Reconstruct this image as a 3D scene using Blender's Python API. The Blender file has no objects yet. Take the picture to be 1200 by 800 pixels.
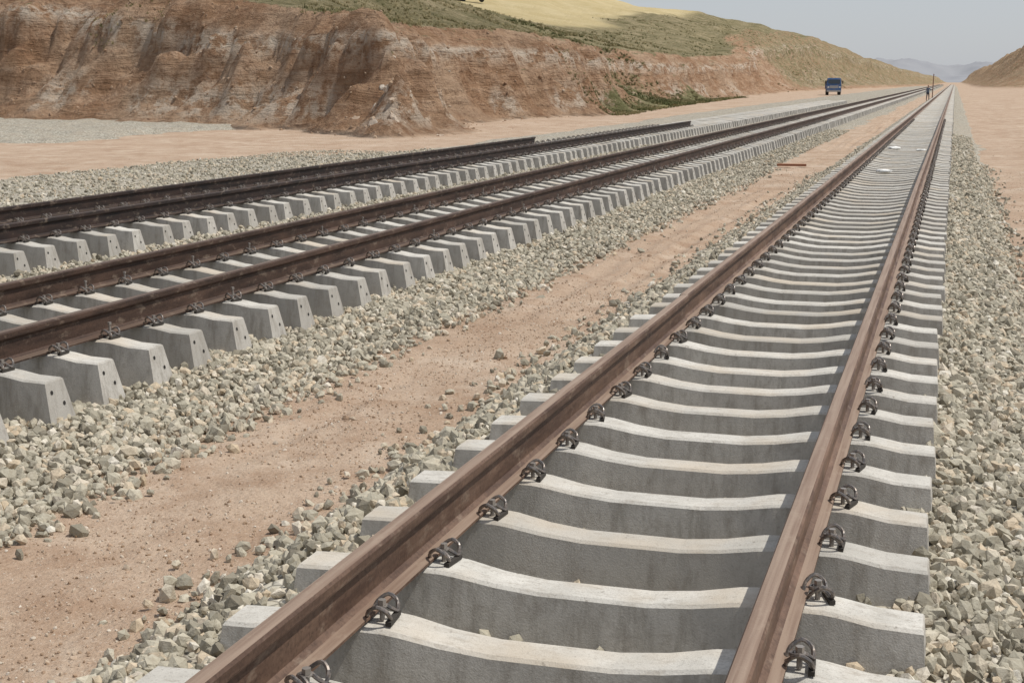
import bpy, bmesh, math, numpy as np
from mathutils import Vector, Matrix
rng = np.random.default_rng(7)
scene = bpy.context.scene
scene.view_settings.view_transform = 'Standard'
scene.view_settings.look = 'None'
scene.view_settings.exposure = 0
COL = scene.collection

# ------------------------------------------------------------------ noise
def _h(i, j, s):
    v = np.sin(i*127.1 + j*311.7 + s*74.7)*43758.5453
    return v - np.floor(v)
def vn(x, y, s=0):
    xi = np.floor(x); yi = np.floor(y)
    fx = x-xi; fy = y-yi
    fx = fx*fx*(3-2*fx); fy = fy*fy*(3-2*fy)
    a = _h(xi, yi, s); b = _h(xi+1, yi, s); c = _h(xi, yi+1, s); d = _h(xi+1, yi+1, s)
    return (a*(1-fx)+b*fx)*(1-fy) + (c*(1-fx)+d*fx)*fy
def fbm(x, y, s=0, o=4):
    t = 0; a = .5; n = 0
    for k in range(o):
        t = t + a*vn(x, y, s+k*3.3); n += a
        x = x*2.03+13.1; y = y*2.03+7.7; a *= .5
    return t/n
def S(t):
    t = np.clip(t, 0, 1); return t*t*(3-2*t)

# ------------------------------------------------------------------ terrain
G0 = -.19
P = np.array([(-3000, 400), (-400, 150), (-140, 95), (-90, 82), (-52, 71.5), (-35, 64.5), (-27, 60), (-21.2, 57), (-20.6, 63), (-23.5, 75),
              (-23.6, 83), (-22, 95), (-25, 130), (-28.7, 196), (-32.7, 305), (-25, 420), (-15, 600), (-10, 800), (-10, 5000), (-5000, 5000)], float)
def sdist(x, y):
    d = np.full(x.shape, 1e9); ins = np.zeros(x.shape, bool)
    n = len(P)
    for i in range(n):
        ax, ay = P[i]; bx, by = P[(i+1) % n]
        ex, ey = bx-ax, by-ay
        t = np.clip(((x-ax)*ex+(y-ay)*ey)/(ex*ex+ey*ey), 0, 1)
        d = np.minimum(d, np.hypot(x-ax-t*ex, y-ay-t*ey))
        c = ((ay > y) != (by > y))
        with np.errstate(divide='ignore', invalid='ignore'):
            xx = (bx-ax)*(y-ay)/(by-ay if by != ay else 1e-9)+ax
        ins ^= (c & (x < xx))
    return np.where(ins, d, -d)
def terrain(x, y):
    x = np.asarray(x, float); y = np.asarray(y, float)
    sd = sdist(x, y)
    H = np.interp(y, [0, 60, 90, 130, 196, 260, 350, 450, 600, 800, 1500], [6.0, 6.0, 5.7, 5.6, 5.8, 7.0, 13.5, 18, 13.5, 8, 8])
    H = H + 3.0*S((-27-x)/25)*S((200-y)/80)
    w = H*1.0 + 15*np.exp(-((y-143)/13)**2) + 9*S((y-285)/70)
    edge = np.exp(-((sd-w*.5)/(w*1.0))**2)
    gul = np.abs(vn(x/4.5, y/1.6, 5)-.5)*2 + .5*np.abs(vn(x/2, y/.8, 9)-.5)*2
    gul2 = np.abs(fbm(x/3.2, y/3.2, 15, 3)-.5)*4
    sn = sd + 3.6*(fbm(x/11, y/11, 1)-.5) + .95*(gul-.6)*edge + 1.0*(gul2-.5)*edge + .6*(fbm(x/.9, y/.9, 31, 3)-.5)*edge
    t = sn/w
    h = H*np.interp(t, [0, .12, .3, .60, .645, .9, 1.0, 1.25], [0, .04, .16, .56, .71, .93, .985, 1.0])
    up = np.clip(sn-w, 0, 420)
    z = h + .185*up*S(up/10+.15) + S(t/.5)*(fbm(x/14, y/14, 3)-.5)*1.1 + S(t*3)*(fbm(x/1.1, y/1.1, 4, 3)-.5)*.30
    z = z + S((y-260)/80)*S(t)*4.5*(fbm(x/16, y/28, 6)-.5)
    zr = 15*S((x-7-5*(fbm(x/14, y/20, 8)-.5))/26)*S((y-420)/110)*(.6+.8*fbm(x/9, y/16, 12)) + .02*np.clip(x-30, 0, 500)*S((y-420)/110)
    near = (np.abs(x) < 5)
    flat = G0 + .06*(fbm(x/1.3, y/1.3, 20, 4)-.5) + .07*(fbm(x/6, y/9, 22, 2)-.5) + .05*(fbm(x/.35, y/.45, 24, 3)-.5)*near
    for c0, a0 in ((-2.30, .022), (-2.85, .014)):
        r = x-c0-.07*np.sin(y/3+c0)
        flat = flat + near*(a0*np.exp(-((np.abs(r)-.16)/.06)**2)-1.3*a0*np.exp(-(r/.11)**2)*(.7+.6*vn(x*0, y/.12, 26)))*S((fbm(x*0+c0, y/3, 27, 2)-.35)/.2)
    z = np.where(sn > 0, z, 0) + flat + zr
    return z, sd, t, w, zr

def axis(segs):
    return np.unique(np.concatenate([np.linspace(a, b, n, endpoint=False) for a, b, n in segs]))
xs = axis([(-75, -15, 220), (-15, -4.5, 40), (-4.5, -1.2, 75), (-1.2, 1.5, 8), (1.5, 4, 22), (4, 15, 24)])
lx = -75-(1.07**np.arange(1, 75)-1)/.07*.3
rx = 15+(1.08**np.arange(0, 70)-1)/.08*.5
xs = np.unique(np.concatenate([lx[lx > -4000], xs, rx[rx < 4000]]))
ys = axis([(-40, 2, 25), (2, 18, 260), (18, 50, 120), (50, 112, 240)])
fy = 112+(1.014**np.arange(0, 330)-1)/.014*.32
ys = np.unique(np.concatenate([ys, fy[fy < 4500]]))

def mat(name):
    m = bpy.data.materials.new(name); m.use_nodes = True
    nt = m.node_tree; nt.nodes.clear()
    return m, nt
class N:
    def __init__(s, nt): s.nt = nt
    def n(s, t, **k):
        nd = s.nt.nodes.new(t)
        for a, b in k.items(): setattr(nd, a, b)
        return nd
    def l(s, a, b): s.nt.links.new(a, b)
    def pos(s): return s.n('ShaderNodeNewGeometry').outputs['Position']
    def scaled(s, v, sc):
        m = s.n('ShaderNodeMapping'); m.inputs['Scale'].default_value = sc; s.l(v, m.inputs['Vector']); return m.outputs[0]
    def noise(s, v, sc, det=5, rough=.55, dist=0):
        nd = s.n('ShaderNodeTexNoise'); nd.inputs['Scale'].default_value = sc; nd.inputs['Detail'].default_value = det
        nd.inputs['Roughness'].default_value = rough; nd.inputs['Distortion'].default_value = dist
        s.l(v, nd.inputs['Vector']); return nd.outputs['Fac']
    def ramp(s, f, stops, interp='LINEAR'):
        r = s.n('ShaderNodeValToRGB'); cr = r.color_ramp; cr.interpolation = interp
        while len(cr.elements) < len(stops): cr.elements.new(.5)
        for e, (p, c) in zip(cr.elements, stops):
            e.position = p; e.color = (c, c, c, 1) if isinstance(c, (int, float)) else (*c, 1)
        s.l(f, r.inputs[0]); return r.outputs[0]
    def mix(s, f, a, b, bt='MIX'):
        m = s.n('ShaderNodeMix', data_type='RGBA', blend_type=bt)
        for v, i in ((f, 0), (a, 6), (b, 7)):
            if isinstance(v, tuple): m.inputs[i].default_value = (*v, 1)
            elif isinstance(v, (int, float)): m.inputs[i].default_value = v
            else: s.l(v, m.inputs[i])
        return m.outputs[2]
    def math(s, op, a, b=None, clamp=False):
        m = s.n('ShaderNodeMath', operation=op, use_clamp=clamp)
        for v, i in ((a, 0), (b, 1)):
            if v is None: continue
            if isinstance(v, (int, float)): m.inputs[i].default_value = v
            else: s.l(v, m.inputs[i])
        return m.outputs[0]
    def attr(s, name):
        a = s.n('ShaderNodeAttribute'); a.attribute_name = name; return a.outputs['Fac']
    def out(s, col, rough=.9, bump=None, bstr=.5, bdist=.02, metal=0, spec=.3):
        b = s.n('ShaderNodeBsdfPrincipled')
        if isinstance(col, tuple): b.inputs['Base Color'].default_value = (*col, 1)
        else: s.l(col, b.inputs['Base Color'])
        if isinstance(rough, (int, float)): b.inputs['Roughness'].default_value = rough
        else: s.l(rough, b.inputs['Roughness'])
        b.inputs['Metallic'].default_value = metal
        b.inputs['Specular IOR Level'].default_value = spec
        if bump is not None:
            bp = s.n('ShaderNodeBump'); bp.inputs['Strength'].default_value = bstr; bp.inputs['Distance'].default_value = bdist
            s.l(bump, bp.inputs['Height']); s.l(bp.outputs[0], b.inputs['Normal'])
        o = s.n('ShaderNodeOutputMaterial'); s.l(b.outputs[0], o.inputs[0])

# ground material
m_ground, nt = mat('ground_earth'); q = N(nt)
p = q.pos()
big = q.noise(p, .35, 4); mid = q.noise(p, 3.0, 6, .65); fine = q.noise(p, 38, 4, .7)
dirt = q.ramp(big, [(.3, (.40, .29, .205)), (.52, (.475, .36, .265)), (.7, (.53, .42, .32))])
dirt = q.mix(q.ramp(mid, [(.38, .0), (.62, .55)]), dirt, (.385, .27, .19))
dirt = q.mix(q.ramp(fine, [(.3, .55), (.5, 0.0)]), dirt, (.22, .15, .10))
dirt = q.mix(q.ramp(q.noise(p, 1.3, 6, .7), [(.38, .6), (.5, 0)]), dirt, (.31, .20, .13))
dirt = q.mix(q.ramp(q.noise(p, .8, 6, .7, .4), [(.54, 0), (.64, .45)]), dirt, (.57, .475, .375))
dirt = q.mix(q.ramp(q.noise(p, 60, 3, .6), [(.60, 0), (.68, .6)]), dirt, (.60, .51, .42))
st = q.noise(q.scaled(p, (.25, .25, 1.6)), 1.0, 7, .65, .6)
gl = q.noise(q.scaled(p, (1.3, 1.3, .22)), 1.0, 5, .65, .3)
cl = q.ramp(st, [(.3, (.25, .14, .08)), (.45, (.36, .22, .13)), (.56, (.45, .29, .185)), (.72, (.53, .38, .265))])
cl = q.mix(q.ramp(gl, [(.38, .7), (.55, 0)]), cl, (.27, .15, .085))
cl = q.mix(q.ramp(q.noise(p, .16, 4), [(.45, 0), (.6, .6)]), cl, (.49, .35, .24))
cl = q.mix(q.ramp(q.noise(p, 2.2, 7, .75), [(.36, .65), (.5, 0)]), cl, (.18, .105, .06))
pale = q.math('MULTIPLY', q.attr('pale'), q.ramp(q.noise(p, 1.1, 6, .7), [(.44, 0), (.55, 1)]))
cl = q.mix(pale, cl, (.60, .51, .41))
gn = q.noise(p, .28, 6, .7)
gr = q.ramp(gn, [(.33, (.13, .12, .055)), (.45, (.23, .195, .105)), (.58, (.34, .28, .165)), (.72, (.42, .34, .22))])
gr = q.mix(q.ramp(q.noise(p, 2.5, 5, .7), [(.4, .6), (.55, 0)]), gr, (.13, .115, .055))
gr = q.mix(q.math('MULTIPLY', q.attr('green'), .6), gr, (.14, .155, .06))
gold = q.ramp(q.noise(p, .12, 5), [(.35, (.50, .40, .21)), (.65, (.58, .48, .28))])
c = q.mix(q.math('ADD', q.attr('cliff'), q.math('MULTIPLY', q.math('SUBTRACT', mid, .5), .5), True), dirt, cl)
vg = q.ramp(q.math('ADD', q.attr('veg'), q.math('MULTIPLY', q.math('SUBTRACT', q.noise(p, 1.2, 6, .7), .5), 1.5)), [(.42, 0), (.58, 1)])
c = q.mix(vg, c, gr)
c = q.mix(q.attr('gold'), c, gold)
bmp = q.math('ADD', q.math('MULTIPLY', mid, 1.3), q.math('MULTIPLY', fine, .45))
cb = q.math('MULTIPLY', q.math('ADD', q.noise(p, 1.6, 8, .7), st), q.math('MULTIPLY', q.attr('cliff'), 15))
q.out(c, .95, q.math('ADD', bmp, cb), 1.0, .045, spec=.15)

X, Y = np.meshgrid(xs, ys)
Z, SD, T, W, ZR = terrain(X, Y)
gy, gx = np.gradient(Z, ys, xs)
slope = np.hypot(gx, gy)
def mesh_grid(name, X, Y, Z, material, attrs={}, smooth=True):
    ny, nx = X.shape
    co = np.stack([X, Y, Z], -1).reshape(-1, 3).astype(np.float32)
    i = np.arange(ny*nx).reshape(ny, nx)
    f = np.stack([i[:-1, :-1], i[:-1, 1:], i[1:, 1:], i[1:, :-1]], -1).reshape(-1, 4)
    me = bpy.data.meshes.new(name)
    me.vertices.add(len(co)); me.vertices.foreach_set('co', co.ravel())
    me.loops.add(f.size); me.loops.foreach_set('vertex_index', f.ravel().astype(np.int32))
    me.polygons.add(len(f)); me.polygons.foreach_set('loop_start', np.arange(0, f.size, 4, dtype=np.int32))
    me.polygons.foreach_set('loop_total', np.full(len(f), 4, np.int32))
    me.polygons.foreach_set('use_smooth', np.full(len(f), smooth))
    for k, v in attrs.items():
        a = me.attributes.new(k, 'FLOAT', 'POINT'); a.data.foreach_set('value', np.ascontiguousarray(v.ravel(), np.float32))
    me.update(calc_edges=True)
    ob = bpy.data.objects.new(name, me); COL.objects.link(ob); me.materials.append(material)
    return ob
cliff = S((T+.02)/.12)
cliff = np.where(SD > -3, cliff, 0)
veg = S((T-.93)/.15)*.8
veg = np.maximum(veg, S((.62-slope)/.25)*S((T-.35)/.25)*.55)
foot = np.exp(-((SD-.2)/2.2)**2)*S((Y-94)/15)*S((210-Y)/50)*.75
veg = np.maximum(veg, foot)
gulm = np.exp(-((Y-143)/14)**2)*S((T+.1)/.15)*S((35-SD)/10)
veg = np.maximum(veg, gulm*.68)
green = np.maximum(foot, gulm)
veg = np.maximum(veg, S((Y-300)/60)*S((T)/.2)*.55)
veg = np.where(ZR > .5, .45, veg)
cliff = np.maximum(cliff, S(ZR/1.0))
goldm = S((SD-W-19-9*fbm(X/20, Y/20, 40))/6)*S((Y-70)/60+.1)*S((520-Y)/60)
pale = np.exp(-((T-.66-.12*(fbm(X/9, Y/9, 50)-.5))/.045)**2)*1.0+np.exp(-((T-.3)/.15)**2)*S((fbm(X/5, Y/5, 51)-.52)/.06)*.8
ground = mesh_grid('ground', X, Y, Z, m_ground, dict(cliff=cliff, veg=veg, gold=goldm, green=green, pale=np.clip(pale, 0, 1)))

# ------------------------------------------------------------------ ballast
m_bal, nt = mat('ballast_bed'); q = N(nt); p = q.pos()
vo = q.n('ShaderNodeTexVoronoi'); vo.inputs['Scale'].default_value = 16; q.l(p, vo.inputs['Vector'])
v2 = q.n('ShaderNodeTexVoronoi', feature='DISTANCE_TO_EDGE'); v2.inputs['Scale'].default_value = 16; q.l(p, v2.inputs['Vector'])
sepc = q.n('ShaderNodeSeparateColor'); q.l(vo.outputs['Color'], sepc.inputs[0])
c = q.ramp(sepc.outputs[0], [(0, (.24, .22, .175)), (.35, (.39, .365, .30)), (.7, (.48, .445, .365)), (1, (.64, .595, .51))])
c = q.mix(q.ramp(v2.outputs['Distance'], [(0, .8), (.12, 0)]), c, (.10, .085, .065))
c = q.mix(q.ramp(q.noise(p, .9, 6, .65), [(.42, 0), (.66, .5)]), c, (.42, .34, .25))
c = q.mix(q.ramp(q.noise(p, 2.6, 5, .7), [(.35, .45), (.5, 0)]), c, (.20, .18, .15))
q.out(c, .9, q.math('ADD', v2.outputs['Distance'], sepc.outputs[1]), 1.0, .03, spec=.2)

def left_edge(y):
    return -20.5 + 4.2*S((y-36)/8) - 1.2*S((y-60)/60) + 1.2*(fbm(y/5, y*0, 60)-.5)
def bal_z(x, y):
    x = np.asarray(x, float); y = np.asarray(y, float)
    n = .06*(fbm(x/.45, y/.45, 61, 3)-.5)
    e = (fbm(x*0+3, y/1.1, 62, 3)-.5)
    za = np.interp(x, [-2.5, -1.92, -1.40, -.95, -.75, .75, 1.0, 1.35, 1.9, 2.15, 2.8], [G0-.12, G0-.01, .045, .06, -.04, -.04, .03, .03, -.08, G0-.01, G0-.14]) + n + .1*e*np.clip(np.abs(x)-1.4, 0, 1)
    d = (-3.35+.35*e)-x
    zb = np.interp(d, [-.6, 0, .7, 1.1, 2.2], [G0-.13, G0-.01, -.125, -.12, -.10]) + n
    dl = x-left_edge(y)
    zb = np.minimum(zb, np.interp(dl, [-1, 0, .8, 3], [G0-.16, G0-.02, -.10, -.07]) + n*1.5)
    return np.where(x > -2.65, za, zb)
by = np.unique(np.concatenate([np.arange(-6, 45, .16), 45+(1.02**np.arange(0, 190)-1)/.02*.3]))
by = by[by < 900]
def bsheet(name, x0, x1, dx):
    bx = np.arange(x0, x1, dx); X, Y = np.meshgrid(bx, by)
    return mesh_grid(name, X, Y, bal_z(X, Y), m_bal)
bed_a = bsheet('ballast_bed', -2.4, 2.6, .12)
bed_b = bsheet('ballast_bed', -23, -2.7, .2)
gx_, gy_ = np.meshgrid(np.arange(-85, -29, .4), np.arange(40, 78, .4))
gz = -.4+.42*S((-31.5-gx_+5*(fbm(gx_/4, gy_/4, 70)-.5))/3)*S((gy_-45+3*(fbm(gx_/4, gy_/4, 75)-.5))/3)+.34*(fbm(gx_/1.6, gy_/1.6, 71)-.5)
gravel = mesh_grid('gravel_field', gx_, gy_, gz, m_bal)

# generic replicator ---------------------------------------------------
def replicate(name, variants, vi, M, t, rnd, mats, smooth=False):
    V = []; L = []; LS = []; MI = []; RN = []; off = 0
    for k, (bv, bf, bm) in enumerate(variants):
        sel = np.where(vi == k)[0]
        if len(sel) == 0: continue
        bv = np.asarray(bv, float)
        v = np.einsum('nij,kj->nki', M[sel], bv) + t[sel][:, None, :]
        lv = np.concatenate([np.array(f) for f in bf]); lt = np.array([len(f) for f in bf])
        n = len(sel); nv = len(bv)
        L.append((lv[None, :]+np.arange(n)[:, None]*nv+off).ravel())
        LS.append(np.tile(lt, n)); MI.append(np.tile(np.array(bm), n)); RN.append(np.repeat(rnd[sel], len(bf)))
        V.append(v.reshape(-1, 3)); off += n*nv
    V = np.concatenate(V).astype(np.float32); L = np.concatenate(L).astype(np.int32); LT = np.concatenate(LS).astype(np.int32)
    ls = np.concatenate([[0], np.cumsum(LT)[:-1]]).astype(np.int32)
    me = bpy.data.meshes.new(name)
    me.vertices.add(len(V)); me.vertices.foreach_set('co', V.ravel())
    me.loops.add(len(L)); me.loops.foreach_set('vertex_index', L)
    me.polygons.add(len(LT)); me.polygons.foreach_set('loop_start', ls); me.polygons.foreach_set('loop_total', LT)
    me.polygons.foreach_set('material_index', np.concatenate(MI).astype(np.int32))
    me.polygons.foreach_set('use_smooth', np.full(len(LT), smooth))
    a = me.attributes.new('rnd', 'FLOAT', 'FACE'); a.data.foreach_set('value', np.concatenate(RN).astype(np.float32))
    for m in mats: me.materials.append(m)
    me.update(calc_edges=True)
    ob = bpy.data.objects.new(name, me); COL.objects.link(ob)
    return ob
def eulerM(a, b, c):
    ca, sa, cb, sb, cc, sc = np.cos(a), np.sin(a), np.cos(b), np.sin(b), np.cos(c), np.sin(c)
    z = np.zeros_like(a); o = np.ones_like(a)
    Rx = np.stack([o, z, z, z, ca, -sa, z, sa, ca], -1).reshape(-1, 3, 3)
    Ry = np.stack([cb, z, sb, z, o, z, -sb, z, cb], -1).reshape(-1, 3, 3)
    Rz = np.stack([cc, -sc, z, sc, cc, z, z, z, o], -1).reshape(-1, 3, 3)
    return Rz @ Ry @ Rx
def stone_variant(k, sub=1, cuts=9):
    bm = bmesh.new(); bmesh.ops.create_icosphere(bm, subdivisions=sub, radius=1)
    r = np.random.default_rng(100+k)
    for v in bm.verts: v.co *= r.uniform(.72, 1.2)
    s = Vector((1, r.uniform(.6, .95), r.uniform(.45, .8)))
    for v in bm.verts: v.co = Vector((v.co.x*s.x, v.co.y*s.y, v.co.z*s.z))
    if sub > 1:
        for _ in range(cuts):
            n = Vector(r.normal(size=3)).normalized(); d = r.uniform(.45, .7)
            for v in bm.verts:
                e = v.co.dot(n)-d
                if e > 0: v.co -= n*e*.95
    vs = [tuple(v.co) for v in bm.verts]; fs = [[v.index for v in f.verts] for f in bm.faces]; bm.free()
    return (np.array(vs), fs, [0]*len(fs))
stones = [stone_variant(k) for k in range(14)]
m_stone, nt = mat('crushed_stone'); q = N(nt); p = q.pos(); r_ = q.attr('rnd')
c = q.ramp(r_, [(0, (.19, .17, .13)), (.2, (.33, .305, .24)), (.5, (.46, .425, .335)), (.72, (.54, .49, .39)), (.86, (.55, .44, .31)), (1, (.72, .68, .59))])
c = q.mix(q.ramp(q.noise(p, 45, 4, .7), [(.35, .5), (.6, 0)]), c, (.26, .22, .16))
q.out(c, .85, q.noise(p, 90, 2), .4, .01, spec=.25)

def scatter(name, pts, size, zfun, mats, lift=(0, .03), var=None, rbias=None):
    n = len(pts)
    s = size*np.clip(rng.lognormal(-.08, .36, n), .35, 1.9)
    M = eulerM(rng.uniform(0, 6.28, n), rng.uniform(0, 6.28, n), rng.uniform(0, 6.28, n))*s[:, None, None]
    z = zfun(pts[:, 0], pts[:, 1]) + rng.uniform(lift[0], lift[1], n)
    t = np.column_stack([pts, z])
    vv = var or stones
    rn = rng.uniform(0, 1, n) if rbias is None else np.clip(rng.normal(rbias, .18, n), 0, 1)
    return replicate(name, vv, rng.integers(0, len(vv), n), M, t, rn, mats)
def rect(x0, x1, y0, y1, dens):
    n = int(abs((x1-x0)*(y1-y0))*dens)
    return np.column_stack([rng.uniform(x0, x1, n), rng.uniform(y0, y1, n)])
pts = [rect(1.2, 2.0, 2, 14, 620), rect(1.2, 2.0, 14, 30, 400), rect(1.25, 2.0, 30, 60, 150),
       rect(-1.75, -.95, 2, 14, 480), rect(-1.75, -.95, 14, 30, 300), rect(-1.75, -1.2, 30, 60, 130),
       rect(-4.6, -3.4, 3, 18, 600), rect(-4.5, -3.4, 18, 35, 330), rect(-4.4, -3.4, 35, 70, 130),
       rect(-1.0, 1.2, 2, 14, 110), rect(-7.2, -4.5, 5, 25, 90),
       rect(-9.3, -7.0, 10, 30, 230), rect(-9.3, -7.0, 30, 50, 90),
       rect(-20, -11.6, 14, 45, 50)]
m_ = 1700; pts.append(np.column_stack([-1.72-np.abs(rng.normal(0, .19, m_)), 2+rng.uniform(0, 1, m_)**1.4*36]))
m_ = 1900; pts.append(np.column_stack([-3.42+np.abs(rng.normal(0, .16, m_)), 3+rng.uniform(0, 1, m_)**1.4*36]))
m_ = 2400; pts.append(np.column_stack([1.95+np.abs(rng.normal(0, .2, m_)), 2+rng.uniform(0, 1, m_)**1.4*40]))
pts = np.concatenate(pts)
def top_z(x, y):
    return np.maximum(bal_z(x, y), terrain(x, y)[0])
ballast = scatter('ballast_stones', pts, .037, top_z, [m_stone], (-.006, .03))
m_peb, nt = mat('dirt_clods'); q = N(nt); p = q.pos(); r_ = q.attr('rnd')
c = q.ramp(r_, [(0, (.25, .17, .11)), (.5, (.44, .32, .23)), (.85, (.48, .40, .31)), (1, (.6, .54, .46))])
q.out(c, .95, q.noise(p, 80, 2), .3, .01, spec=.1)
pp = np.concatenate([rect(-3.7, -1.8, 2.5, 16, 480), rect(-3.7, -1.8, 16, 40, 90), rect(2, 5, 6, 40, 60)])
k_ = fbm(pp[:, 0]/.6, pp[:, 1]/.9, 95, 3); pp = pp[(k_ > .42) | (rng.uniform(0, 1, len(pp)) < .3)]
pebbles = scatter('dirt_pebbles', pp, .009, lambda x, y: terrain(x, y)[0], [m_peb], (-.003, .003))
pp = np.concatenate([rect(-3.4, -1.9, 3, 40, 9), rect(2.2, 5, 8, 60, 3), rect(-23, -17, 35, 100, .6)])
k_ = fbm(pp[:, 0]/1.2, pp[:, 1]/1.8, 97, 3); pp = pp[(k_ > .5)]
lumps = scatter('dirt_stones', pp, .020, lambda x, y: terrain(x, y)[0], [m_peb], (-.008, .005))
m_rock, nt = mat('bank_rock'); q = N(nt); p = q.pos(); r_ = q.attr('rnd')
c = q.ramp(r_, [(0, (.26, .165, .105)), (.5, (.42, .315, .225)), (1, (.58, .52, .44))])
c = q.mix(q.ramp(q.noise(p, 2, 6, .7), [(.4, .6), (.6, 0)]), c, (.31, .20, .125))
q.out(c, .9, q.noise(p, 6, 6, .7), .8, .1, spec=.2)
big = [stone_variant(50+k, 3, 16) for k in range(8)]
def cl_pts(cx, cy, sx, sy, n): return np.column_stack([rng.normal(cx, sx, n), rng.normal(cy, sy, n)])
bp = np.concatenate([cl_pts(-22.2, 58.4, .9, .8, 26), cl_pts(-23.2, 60.2, 1.2, .8, 10)])
rocks = scatter('bank_rocks', bp, .28, lambda x, y: terrain(x, y)[0], [m_rock], (-.22, -.04), big, .72)
bp = np.column_stack([rng.uniform(-60, -20, 4500), rng.uniform(55, 130, 4500)])
tt = terrain(bp[:, 0], bp[:, 1])[2]; bp = bp[(tt > -.15) & (tt < .95)]
rubble = scatter('bank_rubble', bp, .09, lambda x, y: terrain(x, y)[0], [m_rock], (-.05, .01), None, .3)

# ------------------------------------------------------------------ grass
m_grass, nt = mat('dry_grass'); q = N(nt); r_ = q.attr('rnd')
q.out(q.ramp(r_, [(0, (.08, .095, .035)), (.3, (.15, .155, .07)), (.55, (.25, .215, .11)), (1, (.42, .35, .20))]), .9, spec=.1)
def tuft(k, nb=14):
    r = np.random.default_rng(300+k); vs = []; fs = []
    for b in range(nb):
        a = r.uniform(0, 6.28); l = r.uniform(.5, 1.1); o = r.uniform(0, .55); lean = r.uniform(.1, .75); w = r.uniform(.04, .09)
        bx, by_ = o*math.cos(a), o*math.sin(a); tx, ty = bx+lean*math.cos(a)*l, by_+lean*math.sin(a)*l
        px, py = -math.sin(a)*w, math.cos(a)*w; i = len(vs)
        vs += [(bx-px, by_-py, -.1), (bx+px, by_+py, -.1), ((bx+tx)/2+px, (by_+ty)/2+py, l*.5), (tx, ty, l*.8)]
        fs += [[i, i+1, i+2], [i, i+2, i+3]]
    return (np.array(vs), fs, [0]*len(fs))
tf = [tuft(k) for k in range(6)]
gp = np.concatenate([np.column_stack([rng.uniform(-60, -20, 20000), rng.uniform(56, 170, 20000)]),
                     np.column_stack([rng.uniform(-75, -20, 7000), rng.uniform(170, 420, 7000)]),
                     np.column_stack([rng.uniform(-28, -19, 7000), rng.uniform(90, 230, 7000)])])
z, sd, t, w, zr = terrain(gp[:, 0], gp[:, 1])
ns = fbm(gp[:, 0]/5, gp[:, 1]/5, 80)
top = (t > .93) & (sd-w < 22); gul = (np.abs(gp[:, 1]-143) < 16) & (t > -.05) & (sd < 34); ft = (np.abs(sd-.2) < 2.0) & (gp[:, 1] > 96) & (gp[:, 1] < 215); far = (gp[:, 1] > 300) & (t > 0)
keep = ((top & (ns > .50)) | (gul & (ns > .47)) | (ft & (ns > .46)) | (far & (ns > .52))) & (sd-w < 30)
few = (t > .1) & (t < .9) & (ns > .72)
sel = keep | few
gp = gp[sel]; ftm = (ft | gul)[sel]; n = len(gp)
sc = rng.uniform(.10, .28, n)*np.where(gp[:, 1] > 130, 1.5, 1)
M = eulerM(np.zeros(n), np.zeros(n), rng.uniform(0, 6.28, n))*sc[:, None, None]
rn = np.clip(rng.normal(.60, .2, n)-.24*ftm+.9*(fbm(gp[:, 0]/8, gp[:, 1]/8, 85)-.5), 0, 1)
grass = replicate('grass', tf, rng.integers(0, 6, n), M, np.column_stack([gp, terrain(gp[:, 0], gp[:, 1])[0]]), rn, [m_grass])

# ------------------------------------------------------------------ railway
m_conc, nt = mat('sleeper_concrete'); q = N(nt); p = q.pos(); r_ = q.attr('rnd')
g = q.n('ShaderNodeNewGeometry'); sx = q.n('ShaderNodeSeparateXYZ'); q.l(g.outputs['True Normal'], sx.inputs[0])
upm = q.ramp(sx.outputs[2], [(.4, 0), (.8, 1)])
c = q.ramp(r_, [(0, (.41, .39, .35)), (.5, (.54, .515, .465)), (1, (.64, .615, .56))])
c = q.mix(q.ramp(q.noise(p, 5, 6, .65), [(.35, .5), (.62, 0)]), c, (.37, .35, .31))
c = q.mix(q.ramp(q.noise(p, 70, 4, .7), [(.3, .55), (.48, 0)]), c, (.26, .24, .215))
c = q.mix(q.ramp(q.noise(q.scaled(p, (1, 3, 1)), 9, 5, .75), [(.53, 0), (.64, .5)]), c, (.32, .285, .24))
c = q.mix(q.math('MULTIPLY', q.ramp(q.noise(p, 1.1, 4, .6), [(.48, 0), (.64, .55)]), upm), c, (.50, .415, .31))
c = q.mix(q.math('MULTIPLY', q.ramp(q.noise(p, 26, 3, .6), [(.66, 0), (.72, .6)]), upm), c, (.20, .17, .14))
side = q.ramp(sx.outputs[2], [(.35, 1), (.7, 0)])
c = q.mix(q.math('MULTIPLY', side, .35), c, (.37, .345, .31))  # shade of the side faces deepened in the concrete colour
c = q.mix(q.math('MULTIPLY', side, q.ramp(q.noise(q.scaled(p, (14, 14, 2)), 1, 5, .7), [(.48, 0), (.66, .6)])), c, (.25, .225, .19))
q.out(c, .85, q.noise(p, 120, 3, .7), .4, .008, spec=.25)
m_dark, nt = mat('dowel_hole'); q = N(nt); q.out((.03, .028, .025), .9)
m_clip, nt = mat('spring_steel'); q = N(nt); p = q.pos()
q.out(q.ramp(q.noise(p, 60, 3), [(.4, (.13, .12, .115)), (.65, (.27, .225, .19))]), .38, metal=.5, spec=.5)
m_bolt, nt = mat('bolt_steel'); q = N(nt); q.out((.34, .31, .28), .4, metal=.5)
m_plate, nt = mat('guide_plate'); q = N(nt); q.out((.05, .044, .038), .8)

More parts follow.
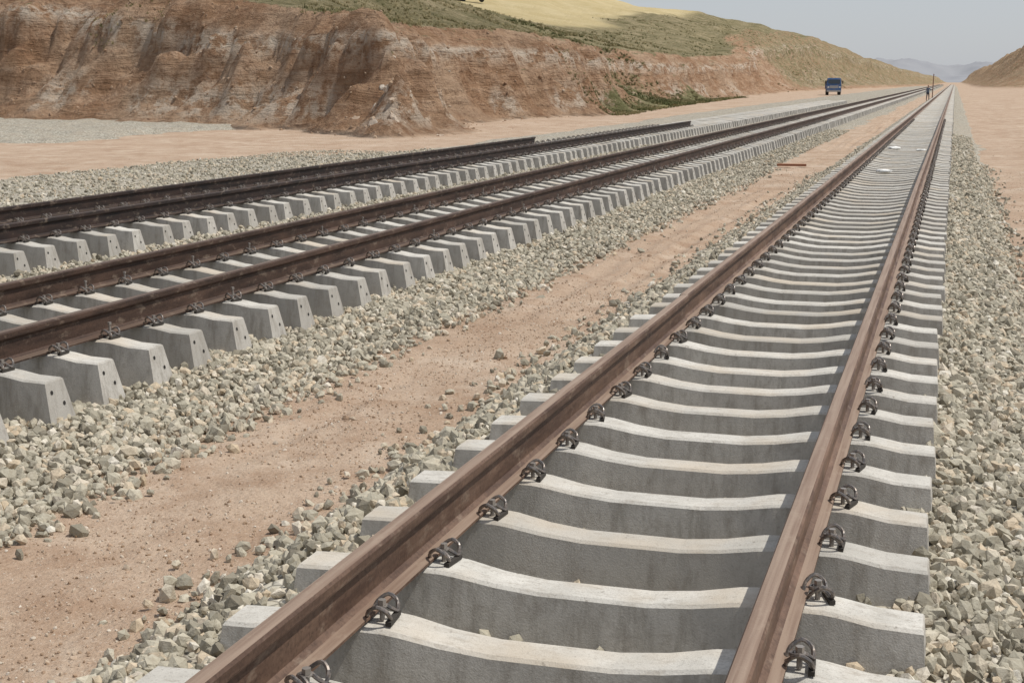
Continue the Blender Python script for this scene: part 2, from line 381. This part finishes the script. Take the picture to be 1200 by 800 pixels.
def sleeper_base(holes, depth, flare):
    st = [(0, .172, .085, .125), (.22, .172, .085, .125), (.40, .190, .09, .135), (.56, .219, .10, .148), (.62, .225, .10, .15),
          (.89, .225, .10, .15), (.95, .218, .10, .15), (1.08, .195, .10, .15), (1.255, .188, .098, .152)]
    full = [(-a, b, c, d) for a, b, c, d in st[:0:-1]] + st
    vs = []; fs = []; mi = []
    zb = -depth; ch = .012; zend = .188-ch
    for k, (x, zt, wt, wb) in enumerate(full):
        e = -1 if k == 0 else (1 if k == len(full)-1 else 0)
        vs += [(x+flare*e, -wb, zb), (x, -wt-.004, zt-ch), (x-.006*e, -wt+ch, zt), (x-.006*e, wt-ch, zt), (x, wt+.004, zt-ch), (x+flare*e, wb, zb)]
    n = len(full)
    for k in range(n-1):
        a = k*6; b = a+6
        for j in range(5): fs.append([a+j, a+j+1, b+j+1, b+j][::-1]); mi.append(0)
    fs.append([0, 1, 4, 5][::-1]); mi.append(0); fs.append([1, 2, 3, 4][::-1]); mi.append(0)
    e = (n-1)*6; fs.append([e+0, e+1, e+4, e+5]); mi.append(0); fs.append([e+1, e+2, e+3, e+4]); mi.append(0)
    if holes:
        hh = zend-zb
        for sgn in (-1, 1):
            for (yy, zz) in ((-.055, .11), (.05, .02)):
                i = len(vs)
                for a in range(8):
                    A = a*math.pi/4; dz = .015*math.sin(A)
                    ff = (zend-zz-dz)/hh*flare
                    vs.append((sgn*(1.255+ff+.003), yy+.015*math.cos(A), zz+dz))
                fs.append([i+a for a in range(8)]); mi.append(1)
    return np.array(vs), fs, mi

def tube(path, r, seg=6):
    path = [Vector(a) for a in path]; vs = []; fs = []; pts = []
    for i in range(len(path)-1):
        p0 = path[max(i-1, 0)]; p1 = path[i]; p2 = path[i+1]; p3 = path[min(i+2, len(path)-1)]
        for k in range(3):
            t = k/3; pts.append(.5*((2*p1)+(-p0+p2)*t+(2*p0-5*p1+4*p2-p3)*t*t+(-p0+3*p1-3*p2+p3)*t**3))
    pts.append(path[-1])
    up = Vector((0, 0, 1))
    for i, pt in enumerate(pts):
        d = (pts[min(i+1, len(pts)-1)]-pts[max(i-1, 0)]).normalized()
        a = d.cross(up)
        if a.length < .1: a = d.cross(Vector((1, 0, 0)))
        a.normalize(); b = d.cross(a)
        for s in range(seg):
            A = s*2*math.pi/seg; vs.append(tuple(pt+a*math.cos(A)*r+b*math.sin(A)*r))
    for i in range(len(pts)-1):
        for s in range(seg):
            fs.append([i*seg+s, i*seg+(s+1) % seg, (i+1)*seg+(s+1) % seg, (i+1)*seg+s])
    fs.append([s for s in range(seg)]); fs.append([(len(pts)-1)*seg+s for s in range(seg)][::-1])
    return vs, fs
def prism(cx, cy, z0, z1, r, n=6):
    vs = []
    for z in (z0, z1):
        for k in range(n): vs.append((cx+r*math.cos(k*2*math.pi/n), cy+r*math.sin(k*2*math.pi/n), z))
    fs = [[k, (k+1) % n, n+(k+1) % n, n+k] for k in range(n)]+[[n+k for k in range(n)], [k for k in range(n)][::-1]]
    return vs, fs
def boxv(x0, x1, y0, y1, z0, z1):
    vs = [(x, y, z) for z in (z0, z1) for y in (y0, y1) for x in (x0, x1)]
    fs = [[0, 2, 3, 1], [4, 5, 7, 6], [0, 1, 5, 4], [2, 6, 7, 3], [0, 4, 6, 2], [1, 3, 7, 5]]
    return vs, fs
def clip_base(tall):
    vs = []; fs = []; mi = []
    def add(v, f, m):
        o = len(vs); vs.extend(v); fs.extend([[i+o for i in g] for g in f]); mi.extend([m]*len(f))
    half = [(-.045, .036, .020), (-.034, .056, .048), (.002, .070, .072), (.036, .064, .052), (.044, .042, .022), (.030, .026, .034), (.0, .020, .050), (-.022, .014, .048), (-.030, 0, .046)]
    path = half + [(a, -b, c) for a, b, c in half[-2::-1]]
    add(*tube(path, .0078), 0)
    h = .045 if tall else 0
    add(*prism(0, 0, .0, .050+h, .010, 8), 1)
    add(*prism(0, 0, .050, .055, .020, 10), 1)
    add(*prism(0, 0, .056+h, .076+h, .015, 6), 1)
    v, f = boxv(.030, .052, -.06, .06, 0, .016); add(v, f, 2)
    return np.array(vs), fs, mi
CB = [clip_base(False), clip_base(True)]

PROF = [(-.075, 0), (.075, 0), (.075, .0115), (.030, .024), (.0085, .036), (.0085, .118), (.034, .134), (.036, .140), (.036, .162), (.028, .1705), (.012, .172), (-.012, .172), (-.028, .1705), (-.036, .162), (-.036, .140), (-.034, .134), (-.0085, .118), (-.0085, .036), (-.030, .024), (-.075, .0115)]
PROF = [(x, z if z < .03 else .024+(z-.024)*1.36) for x, z in PROF]
def rail_mat(name, dark, light, top):
    m, nt = mat(name); q = N(nt); p = q.pos()
    g = q.n('ShaderNodeNewGeometry'); sx = q.n('ShaderNodeSeparateXYZ'); q.l(g.outputs['True Normal'], sx.inputs[0])
    c = q.ramp(q.noise(q.scaled(p, (6, .8, 6)), 2.2, 7, .65), [(.35, dark), (.62, light)])
    c = q.mix(q.ramp(q.noise(p, 55, 4, .7), [(.35, .5), (.52, 0)]), c, tuple(v*.45 for v in dark))
    c = q.mix(q.ramp(q.noise(q.scaled(p, (1, .3, 1)), 3, 5, .7), [(.5, 0), (.68, .55)]), c, tuple(v*1.6 for v in light))
    tp = q.mix(q.ramp(q.noise(q.scaled(p, (30, .7, 1)), 1.5, 5, .6), [(.4, 0), (.65, .7)]), top, light)
    c = q.mix(q.ramp(sx.outputs[2], [(.90, 0), (.97, 1)]), c, tp)
    c = q.mix(q.ramp(q.noise(q.scaled(p, (1, .5, 1)), 12, 4, .7), [(.56, 0), (.7, .4)]), c, (.36, .28, .21))
    q.out(c, .6, q.noise(p, 60, 4), .35, .004, metal=.05, spec=.35)
    return m
m_ra = rail_mat('rust_rail_steel', (.075, .042, .029), (.165, .102, .07), (.30, .22, .165))
m_rb = rail_mat('rust_rail_steel_dark', (.030, .017, .012), (.08, .047, .033), (.14, .10, .075))
m_rc = rail_mat('mill_scale_rail_steel', (.016, .012, .011), (.045, .027, .021), (.07, .05, .038))

def rail(name, cx, y0, y1, zb, m, brk=None, cant=1):
    segs = [(y0, y1, 0)] if brk is None else [(y0, brk-.008, .007), (brk+.008, y1, -.007)]
    vs = []; fs = []; n = len(PROF)
    for a, b, dx in segs:
        L = [a]
        while L[-1]+6 < b: L.append(L[-1]+6)
        L.append(b); base = len(vs)
        for i, yy in enumerate(L):
            wob = .003*math.sin(yy*.37+cx)+.003*math.sin(yy*.13+cx*2) if i else 0
            for (px, pz) in PROF: vs.append((cx+px+dx+wob-cant*pz*.025, yy, zb+pz))
        for k in range(len(L)-1):
            for j in range(n):
                o = base+k*n; fs.append([o+j, o+(j+1) % n, o+n+(j+1) % n, o+n+j][::-1])
        fs.append([base+j for j in range(n)]); fs.append([base+(len(L)-1)*n+j for j in range(n)][::-1])
    me = bpy.data.meshes.new(name); me.from_pydata(vs, [], fs); me.materials.append(m); me.update()
    bm = bmesh.new(); bm.from_mesh(me); bmesh.ops.recalc_face_normals(bm, faces=bm.faces); bm.to_mesh(me); bm.free()
    ob = bpy.data.objects.new(name, me); COL.objects.link(ob); return ob

RZ = .235; SP = .65
def track(cx, y0, y1, mrail, rails, clip_to, phase=0., tallp=0., depth=.06, flare=.04, sides=((-1, -1), (-1, 1), (1, -1), (1, 1))):
    root = bpy.data.objects.new('railway_track', None); COL.objects.link(root)
    n = int((y1-y0)/SP); yy = y0+phase+np.arange(n)*SP
    jy = rng.normal(0, .014, n); jx = rng.normal(0, .013, n); ang = rng.normal(0, .010, n)
    M = eulerM(np.zeros(n), np.zeros(n), ang)
    t = np.column_stack([cx+jx, yy+jy, rng.normal(0, .002, n)])
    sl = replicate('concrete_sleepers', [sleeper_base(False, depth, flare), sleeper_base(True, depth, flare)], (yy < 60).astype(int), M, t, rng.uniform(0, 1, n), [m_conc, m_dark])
    sl.parent = root
    yc = yy[yy < clip_to]; m = len(yc)
    tt = []; MM = []
    for s, side in sides:
        xx = cx+s*.7535+side*.116
        tt.append(np.column_stack([np.full(m, xx), yc+rng.normal(0, .008, m), np.full(m, .226)]))
        R = eulerM(np.zeros(m), np.zeros(m), rng.normal(0, .14, m)+(0 if side > 0 else math.pi)); MM.append(R*1.02)
    tt = np.concatenate(tt); MM = np.concatenate(MM)
    cl = replicate('rail_clips', CB, (rng.uniform(0, 1, len(tt)) < tallp).astype(int), MM, tt, rng.uniform(0, 1, len(tt)), [m_clip, m_bolt, m_plate], False)
    cl.parent = root
    for k, (s, ya, yb, brk) in enumerate(rails):
        r = rail('rail_%d' % (k+1), cx+s*.7535, ya, yb, RZ, mrail, brk, s); r.parent = root
    return root
track(.015, .0, 800, m_ra, [(-1, -4, 800, 11.25), (1, -4, 800, None)], 75, phase=.0, flare=.02, sides=((-1, -1), (-1, 1), (1, 1)))
track(-5.69, 2, 800, m_rb, [(-1, -4, 800, None), (1, -4, 800, None)], 75, phase=.1, tallp=.3, depth=.16, flare=.075)
track(-10.42, 4, 150, m_rc, [(-1, 2, 42.6, None), (1, 2, 61.7, None)], 62, phase=.3, depth=.12, flare=.06)

m_white, nt = mat('white_sack'); q = N(nt); p = q.pos(); q.out(q.ramp(q.noise(p, 8, 4), [(.3, (.62, .62, .60)), (.7, (.82, .82, .8))]), .8, q.noise(p, 25, 4), .6, .02)
def sack(x, y, z, s, rz):
    bm = bmesh.new(); bmesh.ops.create_icosphere(bm, subdivisions=3, radius=1)
    for v in bm.verts:
        c = v.co; k = 1+.18*math.sin(c.x*7+y)*math.cos(c.y*6)
        v.co = Vector((math.copysign(abs(c.x)**.6, c.x)*s*1.2*k, math.copysign(abs(c.y)**.7, c.y)*s*.7*k, c.z*s*.28*k))
    me = bpy.data.meshes.new('white_sack'); bm.to_mesh(me); bm.free(); me.materials.append(m_white)
    for f in me.polygons: f.use_smooth = True
    o = bpy.data.objects.new('white_sack', me); COL.objects.link(o); o.location = (x, y, z); o.rotation_euler = (0, 0, rz)
sack(-.12, 32.3, .21, .14, .3); sack(-.35, 43.5, .21, .18, 1.0); sack(.45, 42.7, .2, .12, 0)
m_wood, nt = mat('weathered_plank'); q = N(nt); p = q.pos(); q.out(q.ramp(q.noise(q.scaled(p, (2, 30, 30)), 1, 5), [(.3, (.22, .09, .05)), (.7, (.38, .18, .10))]), .8, q.noise(q.scaled(p, (2, 40, 40)), 1, 5), .5, .01)
bm = bmesh.new(); bmesh.ops.create_cube(bm, size=1)
for v in bm.verts: v.co = Vector((v.co.x*.8, v.co.y*.2, v.co.z*.06+(.02 if v.co.x > 0 else 0)))
bmesh.ops.bevel(bm, geom=bm.edges[:], offset=.006, segments=1)
me = bpy.data.meshes.new('wooden_plank'); bm.to_mesh(me); bm.free(); me.materials.append(m_wood)
o = bpy.data.objects.new('wooden_plank', me); COL.objects.link(o); o.location = (-2.95, 40, G0+.05); o.rotation_euler = (0, .03, .15)

# ------------------------------------------------------------------ trucks
m_glass, nt = mat('truck_glass'); q = N(nt); q.out((.03, .04, .05), .1, spec=.6)
m_tyre, nt = mat('tyre_rubber'); q = N(nt); q.out((.03, .028, .025), .9)
m_chrome, nt = mat('truck_grille'); q = N(nt); q.out((.35, .35, .35), .4, metal=.6)
m_lamp, nt = mat('headlamp_glass'); q = N(nt); q.out((.7, .7, .65), .2)
def paint(name, col):
    m, nt = mat(name); q = N(nt); p = q.pos()
    q.out(q.mix(q.ramp(q.noise(p, 1.5, 5), [(.4, 0), (.7, .35)]), col, (.4, .3, .22)), .45); return m
def make_truck(name, pm, loc, rz, bedcol):
    root = bpy.data.objects.new(name, None); COL.objects.link(root)
    def part(nm, boxes, m, bev=.04, taper=None):
        bm = bmesh.new()
        for (x0, x1, y0, y1, z0, z1) in boxes:
            r = bmesh.ops.create_cube(bm, size=1)
            for v in r['verts']:
                v.co = Vector(((x0+x1)/2+v.co.x*(x1-x0), (y0+y1)/2+v.co.y*(y1-y0), (z0+z1)/2+v.co.z*(z1-z0)))
                if taper and v.co.z > (z0+z1)/2: v.co.y += taper*(1 if v.co.y < (y0+y1)/2 else 0); v.co.x *= .93
        if bev: bmesh.ops.bevel(bm, geom=bm.edges[:], offset=bev, segments=2, affect='EDGES')
        me = bpy.data.meshes.new(nm); bm.to_mesh(me); bm.free(); me.materials.append(m)
        ob = bpy.data.objects.new(nm, me); COL.objects.link(ob); ob.parent = root; return ob
    part('cab_lower', [(-1.2, 1.2, -3.4, -1.6, .75, 1.75)], pm, .08)
    part('cab_upper', [(-1.18, 1.18, -3.36, -1.62, 1.72, 2.85)], pm, .08, .25)
    w = part('windscreen', [(-.98, .98, -3.40, -3.36, 1.9, 2.6)], m_glass, 0)
    for v in w.data.vertices: v.co.y += (v.co.z-1.75)*.21
    part('side_windows', [(-1.2, -1.14, -2.9, -1.95, 1.9, 2.55), (1.14, 1.2, -2.9, -1.95, 1.9, 2.55)], m_glass, 0)
    part('grille', [(-.7, .7, -3.43, -3.39, 1.15, 1.6)], m_chrome, .01)
    part('bumper', [(-1.22, 1.22, -3.58, -3.38, .55, .85)], m_chrome, .03)
    part('headlamps', [(-1.08, -.8, -3.44, -3.38, 1.2, 1.45), (.8, 1.08, -3.44, -3.38, 1.2, 1.45)], m_lamp, .02)
    part('mirrors', [(-1.5, -1.32, -3.3, -3.2, 1.9, 2.4), (1.32, 1.5, -3.3, -3.2, 1.9, 2.4), (-1.4, -1.1, -3.26, -3.23, 2.3, 2.34), (1.1, 1.4, -3.26, -3.23, 2.3, 2.34)], m_tyre, .01)
    part('chassis', [(-.5, .5, -3.2, 3.2, .6, .85)], m_tyre, .02)
    part('cargo_bed', [(-1.25, 1.25, -1.4, 3.4, 1.0, 1.12), (-1.25, -1.17, -1.4, 3.4, 1.12, 2.3), (1.17, 1.25, -1.4, 3.4, 1.12, 2.3), (-1.17, 1.17, -1.4, -1.3, 1.12, 2.6), (-1.17, 1.17, 3.3, 3.4, 1.12, 2.3)] +
         [(sx*1.25-.04, sx*1.25+.04, yy, yy+.1, 1.05, 2.32) for sx in (-1, 1) for yy in (-1.2, -.2, .8, 1.8, 2.8)], bedcol, .015)
    bm = bmesh.new()
    for yy in (-2.55, 1.3, 2.45):
        for sx in (-1, 1):
            for (rr, dd) in ((.5, .32), (.24, .36)):
                bmesh.ops.create_cone(bm, cap_ends=True, segments=20, radius1=rr, radius2=rr, depth=dd, matrix=Matrix.Translation((sx*1.0, yy, .5)) @ Matrix.Rotation(math.pi/2, 4, 'Y'))
    me = bpy.data.meshes.new('wheels'); bm.to_mesh(me); bm.free(); me.materials.append(m_tyre)
    ob = bpy.data.objects.new('wheels', me); COL.objects.link(ob); ob.parent = root
    root.location = loc; root.rotation_euler = (0, 0, rz); return root
blue = paint('blue_truck_paint', (.04, .13, .32)); red = paint('red_truck_paint', (.20, .04, .03)); bedg = paint('grey_bed_paint', (.10, .15, .27)); dk = paint('dark_bed_paint', (.06, .04, .035))
tz = lambda x, y: float(terrain(np.array([x]), np.array([y]))[0][0])
tx, ty = -18.6, 250
make_truck('cargo_truck', blue, (tx, ty, tz(tx, ty)), .12, bedg)
az = math.radians(18.9); best = 150
for D in range(90, 320, 2):
    x_, y_ = 1.28-D*math.sin(az), D*math.cos(az)
    if (tz(x_, y_)-2.17)/D >= .0535: best = D; break
x_, y_ = 1.28-best*math.sin(az), best*math.cos(az)
make_truck('cargo_truck', red, (x_, y_, tz(x_, y_)), math.radians(105), dk)

# ------------------------------------------------------------------ surveyor
m_pers, nt = mat('surveyor_clothes'); q = N(nt)
tc = q.n('ShaderNodeTexCoord'); sz = q.n('ShaderNodeSeparateXYZ'); q.l(tc.outputs['Object'], sz.inputs[0])
q.out(q.ramp(q.math('DIVIDE', sz.outputs[2], 2.0), [(0, (.03, .025, .02)), (.045, (.05, .05, .065)), (.47, (.07, .07, .09)), (.475, (.09, .11, .15)), (.735, (.38, .22, .15)), (.84, (.03, .02, .015))], 'CONSTANT'), .85)
def person(loc, rz):
    J = [((0, 0, .95), .14), ((0, 0, 1.12), .13), ((0, 0, 1.32), .16), ((0, 0, 1.45), .09), ((0, -.01, 1.53), .055), ((0, -.02, 1.62), .10), ((0, -.01, 1.70), .095), ((0, 0, 1.76), .05),
         ((.09, 0, .88), .10), ((.12, -.02, .48), .065), ((.13, 0, .1), .045), ((.14, -.16, .04), .04),
         ((-.09, 0, .88), .10), ((-.13, .02, .48), .065), ((-.15, .03, .1), .045), ((-.16, -.13, .04), .04),
         ((.19, 0, 1.41), .065), ((.28, -.08, 1.16), .045), ((.30, -.32, 1.28), .034), ((.30, -.40, 1.31), .035),
         ((-.19, 0, 1.41), .065), ((-.25, .02, 1.12), .045), ((-.24, -.08, .87), .034), ((-.23, -.11, .79), .035), ((0, -.12, 1.62), .02)]
    E = [(0, 1), (1, 2), (2, 3), (3, 4), (4, 5), (5, 6), (6, 7), (0, 8), (8, 9), (9, 10), (10, 11), (0, 12), (12, 13), (13, 14), (14, 15), (2, 16), (16, 17), (17, 18), (18, 19), (2, 20), (20, 21), (21, 22), (22, 23), (5, 24)]
    me = bpy.data.meshes.new('surveyor'); me.from_pydata([j[0] for j in J], E, [])
    ob = bpy.data.objects.new('surveyor', me); COL.objects.link(ob)
    ob.modifiers.new('skin', 'SKIN')
    for i, j in enumerate(J): me.skin_vertices[0].data[i].radius = (j[1], j[1]*.85)
    me.skin_vertices[0].data[0].use_root = True
    s = ob.modifiers.new('sub', 'SUBSURF'); s.levels = 2; s.render_levels = 2
    me.materials.append(m_pers); ob.location = loc; ob.rotation_euler = (0, 0, rz)
    return ob
px, py = -1.75, 178
pr = person((px, py, tz(px, py)), .5); pr.scale = (1.06, 1.06, 1.06)
m_st, nt = mat('levelling_staff_paint'); q = N(nt); p = q.pos()
bk = q.n('ShaderNodeTexChecker'); bk.inputs['Scale'].default_value = 5; q.l(p, bk.inputs['Vector'])
q.out(q.mix(bk.outputs['Fac'], (.2, .05, .03), (.2, .18, .14)), .6)
v, f = boxv(-.05, .05, -.02, .02, 0, 3.0)
me = bpy.data.meshes.new('levelling_staff'); me.from_pydata(v, [], f); me.materials.append(m_st)
so = bpy.data.objects.new('levelling_staff', me); COL.objects.link(so); so.parent = pr; so.location = (.30, -.44, 0); so.rotation_euler = (0, .02, 0)

# ------------------------------------------------------------------ distant mountains
m_mt, nt = mat('hazy_mountain'); q = N(nt); p = q.pos()
q.out(q.ramp(q.noise(p, .012, 6, .6), [(.35, (.27, .275, .295)), (.65, (.30, .305, .32))]), 1, q.noise(p, .02, 6), .15, 20, spec=0)  # distance haze painted into the base colour, no volume
mx, my = np.meshgrid(np.linspace(-1500, 1500, 300), np.linspace(3000, 4200, 50))
mz = -2+85*(fbm(mx/160, my/400, 90, 5))**1.4*S((my-3000)/500)*S((4200-my)/300)
mz *= .55+.6*fbm(mx/350, my*0, 93, 2)
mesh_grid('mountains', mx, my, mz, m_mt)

# ------------------------------------------------------------------ light, world, camera
sd_ = Vector((.46, .10, .88)).normalized()
L = bpy.data.lights.new('sun', 'SUN'); L.energy = 3.6; L.angle = math.radians(.8); L.color = (1, .96, .89)
lo = bpy.data.objects.new('sun', L); COL.objects.link(lo); lo.rotation_euler = sd_.to_track_quat('Z', 'Y').to_euler()
lo.location = (20, 0, 40)
wd = bpy.data.worlds.new('World'); scene.world = wd; wd.use_nodes = True
nt = wd.node_tree; bg = nt.nodes['Background']
sky = nt.nodes.new('ShaderNodeTexSky'); sky.sky_type = 'NISHITA'; sky.sun_disc = False
sky.sun_elevation = math.asin(sd_.z); sky.sun_rotation = math.atan2(sd_.x, sd_.y)
sky.air_density = 1.0; sky.dust_density = 1.0; sky.ozone_density = 1.0
mx_ = nt.nodes.new('ShaderNodeMix'); mx_.data_type = 'RGBA'; mx_.inputs[0].default_value = .72
nt.links.new(sky.outputs[0], mx_.inputs[6]); mx_.inputs[7].default_value = (6.3, 6.6, 7.2, 1)   # flat grey-blue blended into the sky colour as painted haze
nt.links.new(mx_.outputs[2], bg.inputs['Color']); bg.inputs['Strength'].default_value = .09

cd = bpy.data.cameras.new('camera'); cam = bpy.data.objects.new('camera', cd); COL.objects.link(cam)
cd.sensor_fit = 'HORIZONTAL'; cd.sensor_width = 36; cd.lens = 49.5; cd.clip_end = 12000; cd.clip_start = .1
cam.location = (1.28, 0, 2.167)
cam.rotation_euler = (math.radians(90-10.47), 0, math.radians(17.2))
scene.camera = cam
